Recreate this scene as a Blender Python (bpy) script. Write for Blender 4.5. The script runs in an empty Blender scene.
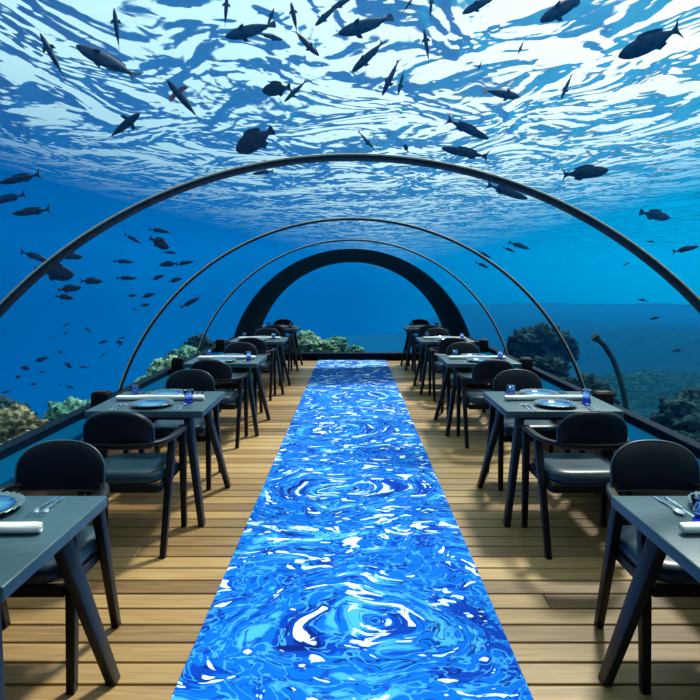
import bpy, bmesh, math, random
from mathutils import Vector, Matrix, noise

PI = math.pi
SC = bpy.context.scene
COL = SC.collection
random.seed(7)

# ------------------------------------------------------------------ helpers
def V(*a):
    return Vector(a)

def tag(o, label=None, cat=None, group=None, kind=None):
    if label: o['label'] = label
    if cat: o['category'] = cat
    if group: o['group'] = group
    if kind: o['kind'] = kind
    return o

def link(o, parent=None):
    COL.objects.link(o)
    if parent is not None:
        o.parent = parent
    return o

def empty(name, loc=(0, 0, 0), rz=0.0):
    o = bpy.data.objects.new(name, None)
    o.empty_display_size = 0.1
    o.location = loc
    o.rotation_euler = (0, 0, rz)
    return link(o)

def obj(name, bm, mat, parent=None, smooth=None, recalc=True):
    if recalc:
        bmesh.ops.recalc_face_normals(bm, faces=bm.faces)
    me = bpy.data.meshes.new(name)
    bm.to_mesh(me)
    bm.free()
    me.materials.append(mat)
    if smooth is not None:
        for p in me.polygons:
            p.use_smooth = True
        if smooth < 179:
            me.set_sharp_from_angle(angle=math.radians(smooth))
    return link(bpy.data.objects.new(name, me), parent)

def copy_tree(o, parent=None):
    c = o.copy()
    COL.objects.link(c)
    if parent is not None:
        c.parent = parent
    for ch in list(o.children):
        copy_tree(ch, c)
    return c

def merge(bm, b2):
    me = bpy.data.meshes.new('tmp')
    b2.to_mesh(me); b2.free()
    bm.from_mesh(me)
    bpy.data.meshes.remove(me)

def box(bm, c, s, bev=0.0, seg=2):
    b2 = bmesh.new()
    bmesh.ops.create_cube(b2, size=1.0)
    for v in b2.verts:
        v.co = Vector((v.co.x * s[0] + c[0], v.co.y * s[1] + c[1], v.co.z * s[2] + c[2]))
    if bev > 0:
        bmesh.ops.bevel(b2, geom=list(b2.edges), offset=bev, segments=seg, affect='EDGES', profile=0.5)
    merge(bm, b2)
    return bm

def beam(bm, p0, p1, s0, s1, side=(1, 0, 0), bev=0.004):
    """tapered square bar; s=(width along side, width across)"""
    p0, p1 = Vector(p0), Vector(p1)
    d = (p1 - p0).normalized()
    a = Vector(side); a = (a - d * a.dot(d)).normalized()
    b = d.cross(a)
    b2 = bmesh.new()
    vs = []
    for p, s in ((p0, s0), (p1, s1)):
        for u, w in ((-1, -1), (1, -1), (1, 1), (-1, 1)):
            vs.append(b2.verts.new(p + a * (u * s[0] / 2) + b * (w * s[1] / 2)))
    b2.faces.new(vs[0:4]); b2.faces.new(vs[4:8])
    for i in range(4):
        j = (i + 1) % 4
        b2.faces.new((vs[i], vs[j], vs[4 + j], vs[4 + i]))
    bmesh.ops.recalc_face_normals(b2, faces=b2.faces)
    if bev:
        bmesh.ops.bevel(b2, geom=list(b2.edges), offset=bev, segments=2, affect='EDGES', profile=0.5)
    merge(bm, b2)
    return bm

def flatbeam(bm, p0, p1, s0, s1, bev=0.004):
    """tapered bar whose two ends are cut level (parallel to the floor)"""
    b2 = bmesh.new()
    vs = []
    for p, s in ((p0, s0), (p1, s1)):
        for u, w in ((-1, -1), (1, -1), (1, 1), (-1, 1)):
            vs.append(b2.verts.new((p[0] + u * s[0] / 2, p[1] + w * s[1] / 2, p[2])))
    b2.faces.new(vs[0:4]); b2.faces.new(vs[4:8])
    for i in range(4):
        j = (i + 1) % 4
        b2.faces.new((vs[i], vs[j], vs[4 + j], vs[4 + i]))
    bmesh.ops.recalc_face_normals(b2, faces=b2.faces)
    if bev:
        bmesh.ops.bevel(b2, geom=list(b2.edges), offset=bev, segments=2, affect='EDGES', profile=0.5)
    merge(bm, b2)
    return bm

def sweep(bm, pts, sec, closed=False, cap=True, up=(0, 0, 1)):
    """sweep a section; sec(i,t)-> list of (across, up) ; frames keep `up`"""
    n = len(pts)
    pts = [Vector(p) for p in pts]
    rings = []
    for i, p in enumerate(pts):
        if closed:
            t = pts[(i + 1) % n] - pts[i - 1]
        else:
            t = pts[min(i + 1, n - 1)] - pts[max(i - 1, 0)]
        t.normalize()
        u = Vector(up); 
        a = t.cross(u)
        if a.length < 1e-4:
            a = t.cross(Vector((0, 1, 0)))
        a.normalize()
        b = a.cross(t)
        rings.append([bm.verts.new(p + a * q[0] + b * q[1]) for q in sec(i / max(1, n - 1))])
    m = len(rings[0])
    for i in range(n if closed else n - 1):
        r0, r1 = rings[i], rings[(i + 1) % n]
        for k in range(m):
            bm.faces.new((r0[k], r0[(k + 1) % m], r1[(k + 1) % m], r1[k]))
    if cap and not closed:
        bm.faces.new(rings[0]); bm.faces.new(rings[-1])
    return bm

def circ(r, n=10):
    return [(r * math.cos(2 * PI * k / n), r * math.sin(2 * PI * k / n)) for k in range(n)]

def rrect(w, h, r=0.006):
    out = []
    for cx, cy, a0 in ((w / 2 - r, h / 2 - r, 0), (-w / 2 + r, h / 2 - r, 90), (-w / 2 + r, -h / 2 + r, 180), (w / 2 - r, -h / 2 + r, 270)):
        for k in range(3):
            a = math.radians(a0 + 45 * k)
            out.append((cx + r * math.cos(a), cy + r * math.sin(a)))
    return out

def lathe(bm, prof, n=32, c=(0, 0, 0)):
    rings = []
    for r, z in prof:
        if r < 1e-6:
            rings.append([bm.verts.new((c[0], c[1], c[2] + z))])
        else:
            rings.append([bm.verts.new((c[0] + r * math.cos(2 * PI * k / n), c[1] + r * math.sin(2 * PI * k / n), c[2] + z)) for k in range(n)])
    for a, b in zip(rings, rings[1:]):
        for k in range(n):
            j = (k + 1) % n
            if len(a) == 1 and len(b) == 1:
                continue
            if len(a) == 1:
                bm.faces.new((a[0], b[j], b[k]))
            elif len(b) == 1:
                bm.faces.new((a[k], a[j], b[0]))
            else:
                bm.faces.new((a[k], a[j], b[j], b[k]))
    return bm

def pad(bm, outline, prof, fn):
    """closed padded panel: rings of a scaled outline; prof = [(scale, depth)...] from one centre to the other; fn(u,v,d)->xyz"""
    rings = []
    for s, d in prof:
        if s == 0:
            rings.append([bm.verts.new(fn(0, 0, d))])
        else:
            rings.append([bm.verts.new(fn(u * s, v * s, d)) for u, v in outline])
    n = len(outline)
    for a, b in zip(rings, rings[1:]):
        for k in range(n):
            j = (k + 1) % n
            if len(a) == 1:
                bm.faces.new((a[0], b[k], b[j]))
            elif len(b) == 1:
                bm.faces.new((a[j], a[k], b[0]))
            else:
                bm.faces.new((a[k], b[k], b[j], a[j]))
    return bm

# ------------------------------------------------------------------ materials
class NT:
    def __init__(s, name):
        s.m = bpy.data.materials.new(name); s.m.use_nodes = True
        s.t = s.m.node_tree; s.t.nodes.clear()
        s.out = s.t.nodes.new('ShaderNodeOutputMaterial')
    def n(s, typ, _set=None, **ins):
        nd = s.t.nodes.new('ShaderNode' + typ)
        for k, v in (_set or {}).items():
            setattr(nd, k, v)
        for k, v in ins.items():
            key = k.replace('_', ' ')
            if key not in nd.inputs and k[0] == 'i' and k[1:].isdigit():
                sock = nd.inputs[int(k[1:])]
            else:
                sock = nd.inputs[key]
            s.put(sock, v)
        return nd
    def put(s, sock, v):
        if isinstance(v, bpy.types.NodeSocket):
            s.t.links.new(v, sock)
        elif isinstance(v, bpy.types.Node):
            s.t.links.new(v.outputs[0], sock)
        else:
            sock.default_value = v
    def ramp(s, fac, stops, interp='LINEAR'):
        r = s.t.nodes.new('ShaderNodeValToRGB')
        cr = r.color_ramp; cr.interpolation = interp
        while len(cr.elements) < len(stops):
            cr.elements.new(0.5)
        for e, (p, c) in zip(cr.elements, stops):
            e.position = p
            e.color = (c, c, c, 1) if isinstance(c, (int, float)) else (*c, 1)
        s.t.links.new(fac if isinstance(fac, bpy.types.NodeSocket) else fac.outputs[0], r.inputs[0])
        return r
    def math(s, op, a, b=0.0, c=0.0):
        return s.n('Math', {'operation': op}, i0=a, i1=b, i2=c).outputs[0]
    def mixc(s, f, a, b):
        nd = s.t.nodes.new('ShaderNodeMix'); nd.data_type = 'RGBA'
        s.put(nd.inputs[0], f); s.put(nd.inputs[6], a); s.put(nd.inputs[7], b)
        return nd.outputs[2]
    def surf(s, sh):
        s.t.links.new(sh.outputs[0], s.out.inputs['Surface']); return s.m

def plain(name, col, rough=0.5, metal=0.0, noise_amt=0.0, nscale=20.0, bump=0.0, coat=0.0, spec=0.5):
    q = NT(name)
    c = (*col, 1)
    b = q.n('BsdfPrincipled', Roughness=rough, Metallic=metal)
    b.inputs['Base Color'].default_value = c
    b.inputs['Specular IOR Level'].default_value = spec
    if coat: b.inputs['Coat Weight'].default_value = coat
    if noise_amt or bump:
        tc = q.n('TexCoord')
        nz = q.n('TexNoise', Vector=tc.outputs['Object'], Scale=nscale, Detail=4.0)
        if noise_amt:
            lo = tuple(x * (1 - noise_amt) for x in col); hi = tuple(min(1, x * (1 + noise_amt)) for x in col)
            q.put(b.inputs['Base Color'], q.ramp(nz, [(0.3, lo), (0.7, hi)]).outputs[0])
        if bump:
            q.put(b.inputs['Normal'], q.n('Bump', Strength=bump, Distance=0.004, Height=nz.outputs[0]).outputs[0])
    return q.surf(b)

M = {}
M['frame'] = plain('black_wood', (0.002, 0.004, 0.007), 0.42, spec=0.25, noise_amt=0.3, nscale=30)
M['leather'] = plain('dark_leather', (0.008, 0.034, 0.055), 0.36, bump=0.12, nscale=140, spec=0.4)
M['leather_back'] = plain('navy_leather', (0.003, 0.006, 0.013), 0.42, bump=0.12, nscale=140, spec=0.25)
M['rim_highlight'] = plain('blue_rim_highlight', (0.045, 0.10, 0.14), 0.4)  # lighter blue standing for the gloss highlight on the back's rim
M['black'] = plain('black_paint', (0.003, 0.004, 0.006), 0.5, spec=0.15)
M['linen'] = plain('white_linen', (0.82, 0.86, 0.86), 0.8, bump=0.35, nscale=90)
M['steel'] = plain('polished_steel', (0.72, 0.76, 0.78), 0.16, 1.0)
M['rib'] = plain('rib_metal', (0.010, 0.036, 0.058), 0.5, 0.0, spec=0.15, noise_amt=0.35, nscale=7)
M['seal'] = plain('pale_seal', (0.50, 0.50, 0.34), 0.6)
M['collar'] = plain('dark_collar', (0.001, 0.022, 0.036), 0.7, spec=0.1, noise_amt=0.25, nscale=3)
M['ledge'] = plain('navy_ledge', (0.001, 0.055, 0.135), 0.6, spec=0.0)
M['kerb'] = plain('dark_kerb', (0.001, 0.009, 0.024), 0.6, spec=0.03)
M['fish'] = plain('dark_fish_skin', (0.018, 0.044, 0.076), 0.6, spec=0.1, noise_amt=0.45, nscale=9)
M['fish_brown'] = plain('brown_fish_skin', (0.030, 0.030, 0.034), 0.6, spec=0.1, noise_amt=0.5, nscale=9)
M['rust'] = plain('rusty_fin', (0.24, 0.10, 0.08), 0.6, spec=0.1)
M['rib_reflection'] = plain('dark_rib_reflection', (0.02, 0.06, 0.07), 0.6, spec=0.1, noise_amt=0.4, nscale=8)  # dark tone for the modelled rib reflection

def table_mat():
    q = NT('grey_table_wood')
    tc = q.n('TexCoord')
    mp = q.n('Mapping', Vector=tc.outputs['Object'], Scale=(4.0, 60.0, 30.0))
    nz = q.n('TexNoise', Vector=mp.outputs[0], Scale=1.6, Detail=5.0, Distortion=0.4)
    c = q.ramp(nz, [(0.3, (0.022, 0.060, 0.082)), (0.7, (0.040, 0.094, 0.124))])
    bp = q.n('Bump', Strength=0.08, Distance=0.002, Height=nz.outputs[0])
    return q.surf(q.n('BsdfPrincipled', Base_Color=c.outputs[0], Roughness=0.36, Specular_IOR_Level=0.35, Normal=bp.outputs[0]))
M['table'] = table_mat()
M['table_leg'] = plain('table_leg_wood', (0.004, 0.009, 0.014), 0.42, spec=0.3, noise_amt=0.3, nscale=25)

def deck_mat():
    q = NT('deck_boards')
    tc = q.n('TexCoord')
    at = q.n('Attribute', {'attribute_name': 'tone'})
    mp = q.n('Mapping', Vector=tc.outputs['Object'], Scale=(1.2, 22.0, 8.0))
    off = q.n('VectorMath', {'operation': 'ADD'}, i0=mp.outputs[0], i1=q.n('CombineXYZ', X=q.math('MULTIPLY', at.outputs['Fac'], 37.0)).outputs[0])
    nz = q.n('TexNoise', Vector=off.outputs[0], Scale=2.2, Detail=6.0, Distortion=0.6)
    f = q.math('ADD', q.math('MULTIPLY', nz.outputs[0], 0.55), q.math('MULTIPLY', at.outputs['Fac'], 0.50))
    c = q.ramp(f, [(0.20, (0.110, 0.056, 0.022)), (0.42, (0.235, 0.136, 0.050)), (0.62, (0.36, 0.222, 0.085)), (0.88, (0.50, 0.34, 0.145))])
    bp = q.n('Bump', Strength=0.15, Distance=0.003, Height=nz.outputs[0])
    return q.surf(q.n('BsdfPrincipled', Base_Color=c.outputs[0], Roughness=0.42, Normal=bp.outputs[0]))
M['deck'] = deck_mat()

def panel_mat():
    q = NT('brown_panel')
    tc = q.n('TexCoord')
    mp = q.n('Mapping', Vector=tc.outputs['Object'], Scale=(6.0, 1.0, 18.0))
    nz = q.n('TexNoise', Vector=mp.outputs[0], Scale=2.0, Detail=4.0)
    c = q.ramp(nz, [(0.3, (0.07, 0.034, 0.017)), (0.7, (0.16, 0.082, 0.04))])
    return q.surf(q.n('BsdfPrincipled', Base_Color=c.outputs[0], Roughness=0.5))
M['panel'] = panel_mat()

def runner_mat():
    q = NT('water_print')
    tc = q.n('TexCoord')
    P = tc.outputs['Object']
    w1 = q.n('TexNoise', Vector=P, Scale=1.5, Detail=2.0)
    warp = q.n('VectorMath', {'operation': 'SCALE'}, i0=q.n('VectorMath', {'operation': 'SUBTRACT'}, i0=w1.outputs['Color'], i1=(0.5, 0.5, 0.5)).outputs[0], Scale=0.55)
    Q = q.n('VectorMath', {'operation': 'ADD'}, i0=P, i1=warp.outputs[0]).outputs[0]
    cent = []
    for cx, cy, sx, wd in ((0.08, 2.75, 0.75, 2.6), (0.02, 4.60, 0.68, 2.2), (-0.12, 6.5, 0.70, 2.4), (0.15, 8.4, 0.70, 2.6), (-0.05, 10.4, 0.70, 2.6)):
        d = q.n('VectorMath', {'operation': 'SUBTRACT'}, i0=Q, i1=(cx, cy, 0.0)).outputs[0]
        d = q.n('VectorMath', {'operation': 'MULTIPLY'}, i0=d, i1=(sx, 1.0, 0.0)).outputs[0]
        L = q.n('VectorMath', {'operation': 'LENGTH'}, i0=d).outputs['Value']
        wgt = q.math('POWER', 2.718, q.math('MULTIPLY', q.math('MULTIPLY', L, L), -wd))
        cent.append((L, wgt))
    sx_, sy_, _ = q.n('SeparateXYZ', Vector=Q).outputs
    def field(scale, seed, detail):
        g = q.n('Mapping', Vector=Q, Scale=(0.75, 1.5, 1.0), Location=(seed, 0, 0)).outputs[0]
        v = q.n('TexNoise', Vector=g, Scale=scale, Detail=detail, Roughness=0.45, Distortion=1.5).outputs[0]
        for i, (L, wgt) in enumerate(cent):
            co = q.n('CombineXYZ', X=q.math('MULTIPLY', L, 2.6), Y=q.math('MULTIPLY', sx_, 0.8), Z=q.math('MULTIPLY', sy_, 0.25)).outputs[0]
            co = q.n('VectorMath', {'operation': 'ADD'}, i0=co, i1=(seed + 5.3 * i, 0, 0)).outputs[0]
            nz = q.n('TexNoise', Vector=co, Scale=scale, Detail=detail, Roughness=0.45, Distortion=0.8).outputs[0]
            mx = s_mix(wgt, v, nz)
            v = mx
        return v
    def s_mix(f, a_, b_):
        nd = q.t.nodes.new('ShaderNodeMix')
        q.put(nd.inputs[0], f); q.put(nd.inputs[2], a_); q.put(nd.inputs[3], b_)
        return nd.outputs[0]
    va = field(3.7, 0.0, 3.5)
    vb = field(5.6, 17.0, 2.0)
    vc = field(6.4, 41.0, 2.5)
    navy, royal, az, sky, white = (0.0, 0.010, 0.16), (0.0, 0.042, 0.38), (0.0, 0.115, 0.58), (0.05, 0.36, 0.78), (0.60, 0.84, 0.92)
    c = q.ramp(va, [(0.0, navy), (0.33, navy), (0.345, royal), (0.425, royal), (0.44, az), (0.56, az), (0.60, sky), (0.65, sky), (0.662, white), (0.70, white), (0.71, az), (1.0, az)]).outputs[0]
    nv = q.ramp(vb, [(0.41, 0.0), (0.418, 1.0), (0.437, 1.0), (0.445, 0.0)]).outputs[0]
    c = q.mixc(q.math('MULTIPLY', nv, 0.85), c, (*navy, 1))
    ry = q.ramp(vb, [(0.58, 0.0), (0.59, 1.0), (0.625, 1.0), (0.635, 0.0)]).outputs[0]
    c = q.mixc(q.math('MULTIPLY', ry, 0.8), c, (*royal, 1))
    sk = q.ramp(vc, [(0.45, 0.0), (0.46, 1.0), (0.475, 1.0), (0.485, 0.0)]).outputs[0]
    c = q.mixc(q.math('MULTIPLY', sk, 0.75), c, (*sky, 1))
    wh = q.ramp(vc, [(0.588, 0.0), (0.596, 1.0), (0.675, 1.0), (0.683, 0.15), (0.72, 0.15), (0.73, 1.0)]).outputs[0]
    c = q.mixc(wh, c, (*white, 1))
    return q.surf(q.n('BsdfPrincipled', Base_Color=c, Roughness=0.85, Specular_IOR_Level=0.05))
M['runner'] = runner_mat()

def glass_mat(name, col, rough=0.02):
    q = NT(name)
    b = q.n('BsdfPrincipled', Roughness=rough, IOR=1.45)
    b.inputs['Base Color'].default_value = (*col, 1)
    b.inputs['Transmission Weight'].default_value = 1.0
    return q.surf(b)
M['glass_blue'] = glass_mat('pale_blue_glass', (0.42, 0.62, 0.98))
M['glass_cobalt'] = glass_mat('cobalt_glass', (0.015, 0.05, 0.85))

def pane_mat():
    q = NT('clear_acrylic')
    return q.surf(q.n('BsdfTransparent', Color=(0.95, 0.98, 1.0, 1.0)))
M['pane'] = pane_mat()

def plate_mat():
    q = NT('blue_glass_plate')
    tc = q.n('TexCoord')
    L = q.n('VectorMath', {'operation': 'LENGTH'}, i0=tc.outputs['Object']).outputs['Value']
    nz = q.n('TexNoise', Vector=tc.outputs['Object'], Scale=18.0, Detail=4.0, Distortion=1.0)
    f = q.math('ADD', q.math('MULTIPLY', L, 8.0), q.math('MULTIPLY', q.math('SUBTRACT', nz.outputs[0], 0.5), 0.8))
    c = q.ramp(f, [(0.1, (0.09, 0.34, 0.46)), (0.6, (0.03, 0.20, 0.38)), (0.9, (0.0, 0.06, 0.28))])
    return q.surf(q.n('BsdfPrincipled', Base_Color=c.outputs[0], Roughness=0.12))
M['plate'] = plate_mat()
M['plate_rim'] = plain('frosted_rim', (0.07, 0.13, 0.16), 0.25, noise_amt=0.35, nscale=160)

def coral_mat(name, stops):
    q = NT(name)
    tc = q.n('TexCoord')
    nz = q.n('TexNoise', Vector=tc.outputs['Object'], Scale=7.0, Detail=5.0)
    vo = q.n('TexVoronoi', Vector=tc.outputs['Object'], Scale=16.0)
    f = q.math('ADD', q.math('MULTIPLY', nz.outputs[0], 0.75), q.math('MULTIPLY', vo.outputs[0], 0.5))
    c = q.ramp(f, stops)
    bp = q.n('Bump', Strength=0.6, Distance=0.04, Height=vo.outputs[0])
    return q.surf(q.n('BsdfPrincipled', Base_Color=c.outputs[0], Roughness=0.9, Specular_IOR_Level=0.0, Normal=bp.outputs[0]))
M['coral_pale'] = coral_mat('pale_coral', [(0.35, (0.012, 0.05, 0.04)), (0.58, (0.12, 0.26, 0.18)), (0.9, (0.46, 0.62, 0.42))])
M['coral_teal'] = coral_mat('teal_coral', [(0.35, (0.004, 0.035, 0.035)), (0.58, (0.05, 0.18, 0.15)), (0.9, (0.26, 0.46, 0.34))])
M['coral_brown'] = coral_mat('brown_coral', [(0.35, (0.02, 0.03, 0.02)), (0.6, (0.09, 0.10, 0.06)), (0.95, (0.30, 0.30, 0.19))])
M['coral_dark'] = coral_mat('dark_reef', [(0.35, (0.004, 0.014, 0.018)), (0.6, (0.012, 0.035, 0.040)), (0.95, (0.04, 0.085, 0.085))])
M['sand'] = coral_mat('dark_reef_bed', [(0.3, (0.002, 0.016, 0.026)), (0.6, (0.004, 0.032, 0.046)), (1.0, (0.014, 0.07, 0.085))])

def surface_mat():
    """the sea surface from below: clear where a wave faces you, a mirror of the deep where it turns away"""
    q = NT('sea_surface')
    tc = q.n('TexCoord')
    mp = q.n('Mapping', Vector=tc.outputs['Object'], Rotation=(0, 0, 0.45), Scale=(0.85, 0.55, 1.0))
    n1 = q.n('TexNoise', Vector=mp.outputs[0], Scale=0.60, Detail=2.5, Roughness=0.45, Distortion=1.2)
    n2 = q.n('TexNoise', Vector=mp.outputs[0], Scale=2.6, Detail=1.5, Roughness=0.5, Distortion=0.8)
    h = q.math('ADD', n1.outputs[0], q.math('MULTIPLY', n2.outputs[0], 0.07))
    bp = q.n('Bump', Strength=1.0, Distance=2.0, Height=h)
    lw = q.n('LayerWeight', Blend=0.5, Normal=bp.outputs[0])
    f = q.ramp(lw.outputs['Facing'], [(0.66, 0.0), (0.765, 0.94), (1.0, 0.96)])
    tr = q.n('BsdfTransparent', Color=(0.93, 0.98, 1.0, 1.0))
    gl = q.n('BsdfGlossy', Color=(0.9, 1.0, 0.95, 1.0), Roughness=0.05, Normal=bp.outputs[0])
    return q.surf(q.n('MixShader', i0=f.outputs[0], i1=tr.outputs[0], i2=gl.outputs[0]))
M['surface'] = surface_mat()

def water_mat(dens_s, dens_a):
    q = NT('sea_water')
    s = q.n('VolumeScatter', Density=dens_s, Anisotropy=0.45)
    s.inputs['Color'].default_value = (0.0, 0.074, 0.26, 1)
    a = q.n('VolumeAbsorption', Density=dens_a)
    a.inputs['Color'].default_value = (0.0, 0.74, 0.90, 1)
    add = q.n('AddShader', i0=s.outputs[0], i1=a.outputs[0])
    q.t.links.new(add.outputs[0], q.out.inputs['Volume'])
    return q.m

# ------------------------------------------------------------------ camera
H, F = 1.60, 600.0
PX, PY = 352.0, 282.0
cam = bpy.data.cameras.new('camera')
cam.sensor_width = 36.0
cam.lens = 36.0 * F / 700.0
cam.shift_x = -(PX - 350.0) / 700.0
cam.shift_y = (PY - 350.0) / 700.0
cam.clip_start = 0.05; cam.clip_end = 500
camo = link(bpy.data.objects.new('camera', cam))
camo.location = (0, 0, H)
camo.rotation_euler = (PI / 2, 0, 0)
SC.camera = camo

def at(px, py, y):
    return Vector(((px - PX) / F * y, y, H - (py - PY) / F * y))

# ------------------------------------------------------------------ the tunnel
R_T = 2.17
Y0, Y1, YE = -1.5, 10.65, 12.30
LEDGE, KERB = 0.58, 0.625
X_IN = 1.775

def floor():
    bm = bmesh.new()
    lay = bm.faces.layers.float.new('tone')
    pitch, gap = 0.139, 0.013
    y = Y0
    rnd = random.Random(3)
    while y < YE - 0.01:
        ye = min(y + pitch, YE) - gap
        x = -X_IN - 0.07
        cuts = [x]
        if rnd.random() < 0.12: cuts.append(rnd.uniform(-1.3, -0.75))
        if rnd.random() < 0.12: cuts.append(rnd.uniform(0.75, 1.3))
        cuts.append(-x)
        for a, b in zip(cuts, cuts[1:]):
            n0 = len(bm.faces)
            box(bm, ((a + b) / 2, (y + ye) / 2, -0.014), (b - a - 0.004, ye - y, 0.028), 0.003, 1)
            bm.faces.ensure_lookup_table()
            tone = rnd.random()
            for f in bm.faces[n0:]:
                f[lay] = tone
        y += pitch
    o = obj('floor', bm, M['deck'])
    tag(o, 'warm brown timber deck floor laid in cross boards', 'floor', kind='structure')
    bm = bmesh.new()
    box(bm, (0, (Y0 + YE) / 2, -0.075), (2 * X_IN + 0.14, YE - Y0, 0.09))
    o = obj('floor_base', bm, M['black'])
    tag(o, 'dark base seen in the gaps between the deck boards', 'floor', kind='structure')
floor()

def arc(R, a0, a1, n, hc=0.0):
    return [(R * math.cos(a0 + (a1 - a0) * k / n), hc + R * math.sin(a0 + (a1 - a0) * k / n)) for k in range(n + 1)]

def vault(name, R, y0, y1, a0, mat, thick=0.0, ny=1):
    bm = bmesh.new()
    pr = arc(R, a0, PI - a0, 64)
    prev = None
    for j in range(ny + 1):
        y = y0 + (y1 - y0) * j / ny
        row = [bm.verts.new((x, y, z)) for x, z in pr]
        if prev:
            for k in range(len(row) - 1):
                bm.faces.new((prev[k], prev[k + 1], row[k + 1], row[k]))
        prev = row
    return obj(name, bm, mat, smooth=180)

a_led = math.asin(LEDGE / R_T)
o = vault('window_1', R_T, 0.75, Y1, a_led, M['pane'])
tag(o, 'clear curved acrylic vault arching over the dining tunnel', 'window', kind='structure')

def rib(name, y, label, hw=0.036):
    bm = bmesh.new()
    a0 = math.asin((KERB - 0.02) / R_T)
    n = 96
    prev = None
    first = None
    for k in range(n + 1):
        a = a0 + (PI - 2 * a0) * k / n
        ring = [bm.verts.new((r * math.cos(a), y + dy, r * math.sin(a))) for r, dy in
                ((R_T - 0.004, -hw), (R_T - 0.004, hw), (R_T - 0.016, hw), (R_T - 0.021, hw - 0.008), (R_T - 0.021, 0.008 - hw), (R_T - 0.016, -hw))]
        if prev:
            for q in range(6):
                bm.faces.new((prev[q], prev[(q + 1) % 6], ring[(q + 1) % 6], ring[q]))
        else:
            bm.faces.new(ring)
        prev = ring
    bm.faces.new(prev)
    o = obj(name, bm, M['rib'], smooth=40)
    tag(o, label, 'arch rib', kind='structure')
    bm = bmesh.new()
    pts = [(math.cos(a) * (R_T - 0.003), y - hw - 0.003, math.sin(a) * (R_T - 0.003)) for a in [a0 + (PI - 2 * a0) * k / n for k in range(n + 1)]]
    sweep(bm, pts, lambda t: circ(0.0045, 6), up=(0, 1, 0))
    obj('seal', bm, M['seal'], o, smooth=180)
rib('trim_1', 2.70, 'nearest and largest curved metal arch rib of the glass tunnel')
rib('trim_2', 5.34, 'second metal arch rib, thin, midway down the glass tunnel', 0.022)
rib('trim_3', 8.00, 'third metal arch rib, just in front of the dark end collar', 0.022)

def collar():
    bm = bmesh.new()
    n = 72
    rows = []
    inner = [(R_T - 0.03, Y1 - 0.02, 0.0), (2.08, Y1 + 0.55, 0.02), (2.01, Y1 + 1.1, 0.04), (1.955, YE, 0.05)]
    outer = [(2.19, YE + 0.06, 0.0), (2.19, Y1 - 0.02, 0.0)]
    for R, y, hc in inner + [(1.955, YE + 0.06, 0.05)] + outer:
        a0 = math.asin((0.0 - hc) / R)
        rows.append([bm.verts.new((x, y, z)) for x, z in arc(R, a0, PI - a0, n, hc)])
    m = len(rows)
    for i in range(m):
        a, b = rows[i], rows[(i + 1) % m]
        for k in range(n):
            bm.faces.new((a[k], a[k + 1], b[k + 1], b[k]))
    o = obj('wall_end', bm, M['collar'], smooth=40)
    tag(o, 'dark round collar closing the far end of the glass tunnel', 'wall', kind='structure')
collar()
# end window and its sill
bm = bmesh.new()
pr = arc(1.96, math.asin(0.09 / 1.96), PI - math.asin(0.09 / 1.96), 64, 0.05)
bm.faces.new([bm.verts.new((x, YE + 0.03, z)) for x, z in pr])
tag(obj('window_2', bm, M['pane']), 'round clear end window looking out to open water', 'window', kind='structure')
bm = bmesh.new()
box(bm, (0, YE + 0.03, 0.06), (3.85, 0.14, 0.17), 0.01)
tag(obj('trim_4', bm, M['kerb']), 'low dark sill under the round end window', 'sill', kind='structure')
bm = bmesh.new()  # opaque collar out of view, added to darken faces turned to the camera
rows = [[bm.verts.new((x, y, z)) for x, z in arc(R, 0, PI, 48, -0.1)] for R, y in ((2.20, Y0), (2.20, 0.75), (2.12, 0.75), (2.12, Y0))]
for i in range(4):
    a, b = rows[i], rows[(i + 1) % 4]
    for k in range(48):
        bm.faces.new((a[k], a[k + 1], b[k + 1], b[k]))
tag(obj('wall_shade', bm, M['collar'], smooth=40), 'dark unseen collar added around the camera to shade what faces it', 'wall', kind='structure')
bm = bmesh.new()
pr = arc(2.19, 0, PI, 48)
bm.faces.new([bm.verts.new((x, Y0, z - 0.1)) for x, z in pr])
tag(obj('wall_back', bm, M['collar']), 'dark wall behind the camera', 'wall', kind='structure')

for s, nm in ((-1, 'left'), (1, 'right')):
    L = Y1 - 0.03 - Y0
    yc = (Y1 - 0.03 + Y0) / 2
    bm = bmesh.new()
    box(bm, (s * (X_IN + 0.105), yc, (LEDGE - 0.03) / 2 - 0.06), (0.05, L, LEDGE - 0.03 + 0.12))
    w = obj('wall_' + nm, bm, M['panel'])
    tag(w, 'brown wooden side panel under the ' + nm + ' glass', 'wall', kind='structure')
    bm = bmesh.new()
    box(bm, (s * (X_IN + 0.135), yc, LEDGE - 0.015), (0.27, L, 0.03), 0.006)
    w = obj('ledge_' + nm, bm, M['ledge'])
    tag(w, 'blue window ledge running along the ' + nm + ' side of the tunnel', 'ledge', kind='structure')
    bm = bmesh.new()
    box(bm, (s * 2.052, yc, (LEDGE + KERB) / 2 - 0.005), (0.085, L, KERB - LEDGE + 0.03), 0.008)
    w = obj('kerb_' + nm, bm, M['kerb'])
    tag(w, 'dark kerb holding the foot of the ' + nm + ' glass', 'kerb', kind='structure')

# runner down the aisle
bm = bmesh.new()
box(bm, (0.0, (YE - 0.02 - 1.2) / 2, 0.006), (1.386, YE - 0.02 + 1.2, 0.012), 0.004, 1)
o = obj('carpet_runner', bm, M['runner'])
tag(o, 'long blue and white aisle runner printed with rippling water', 'carpet')

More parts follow.
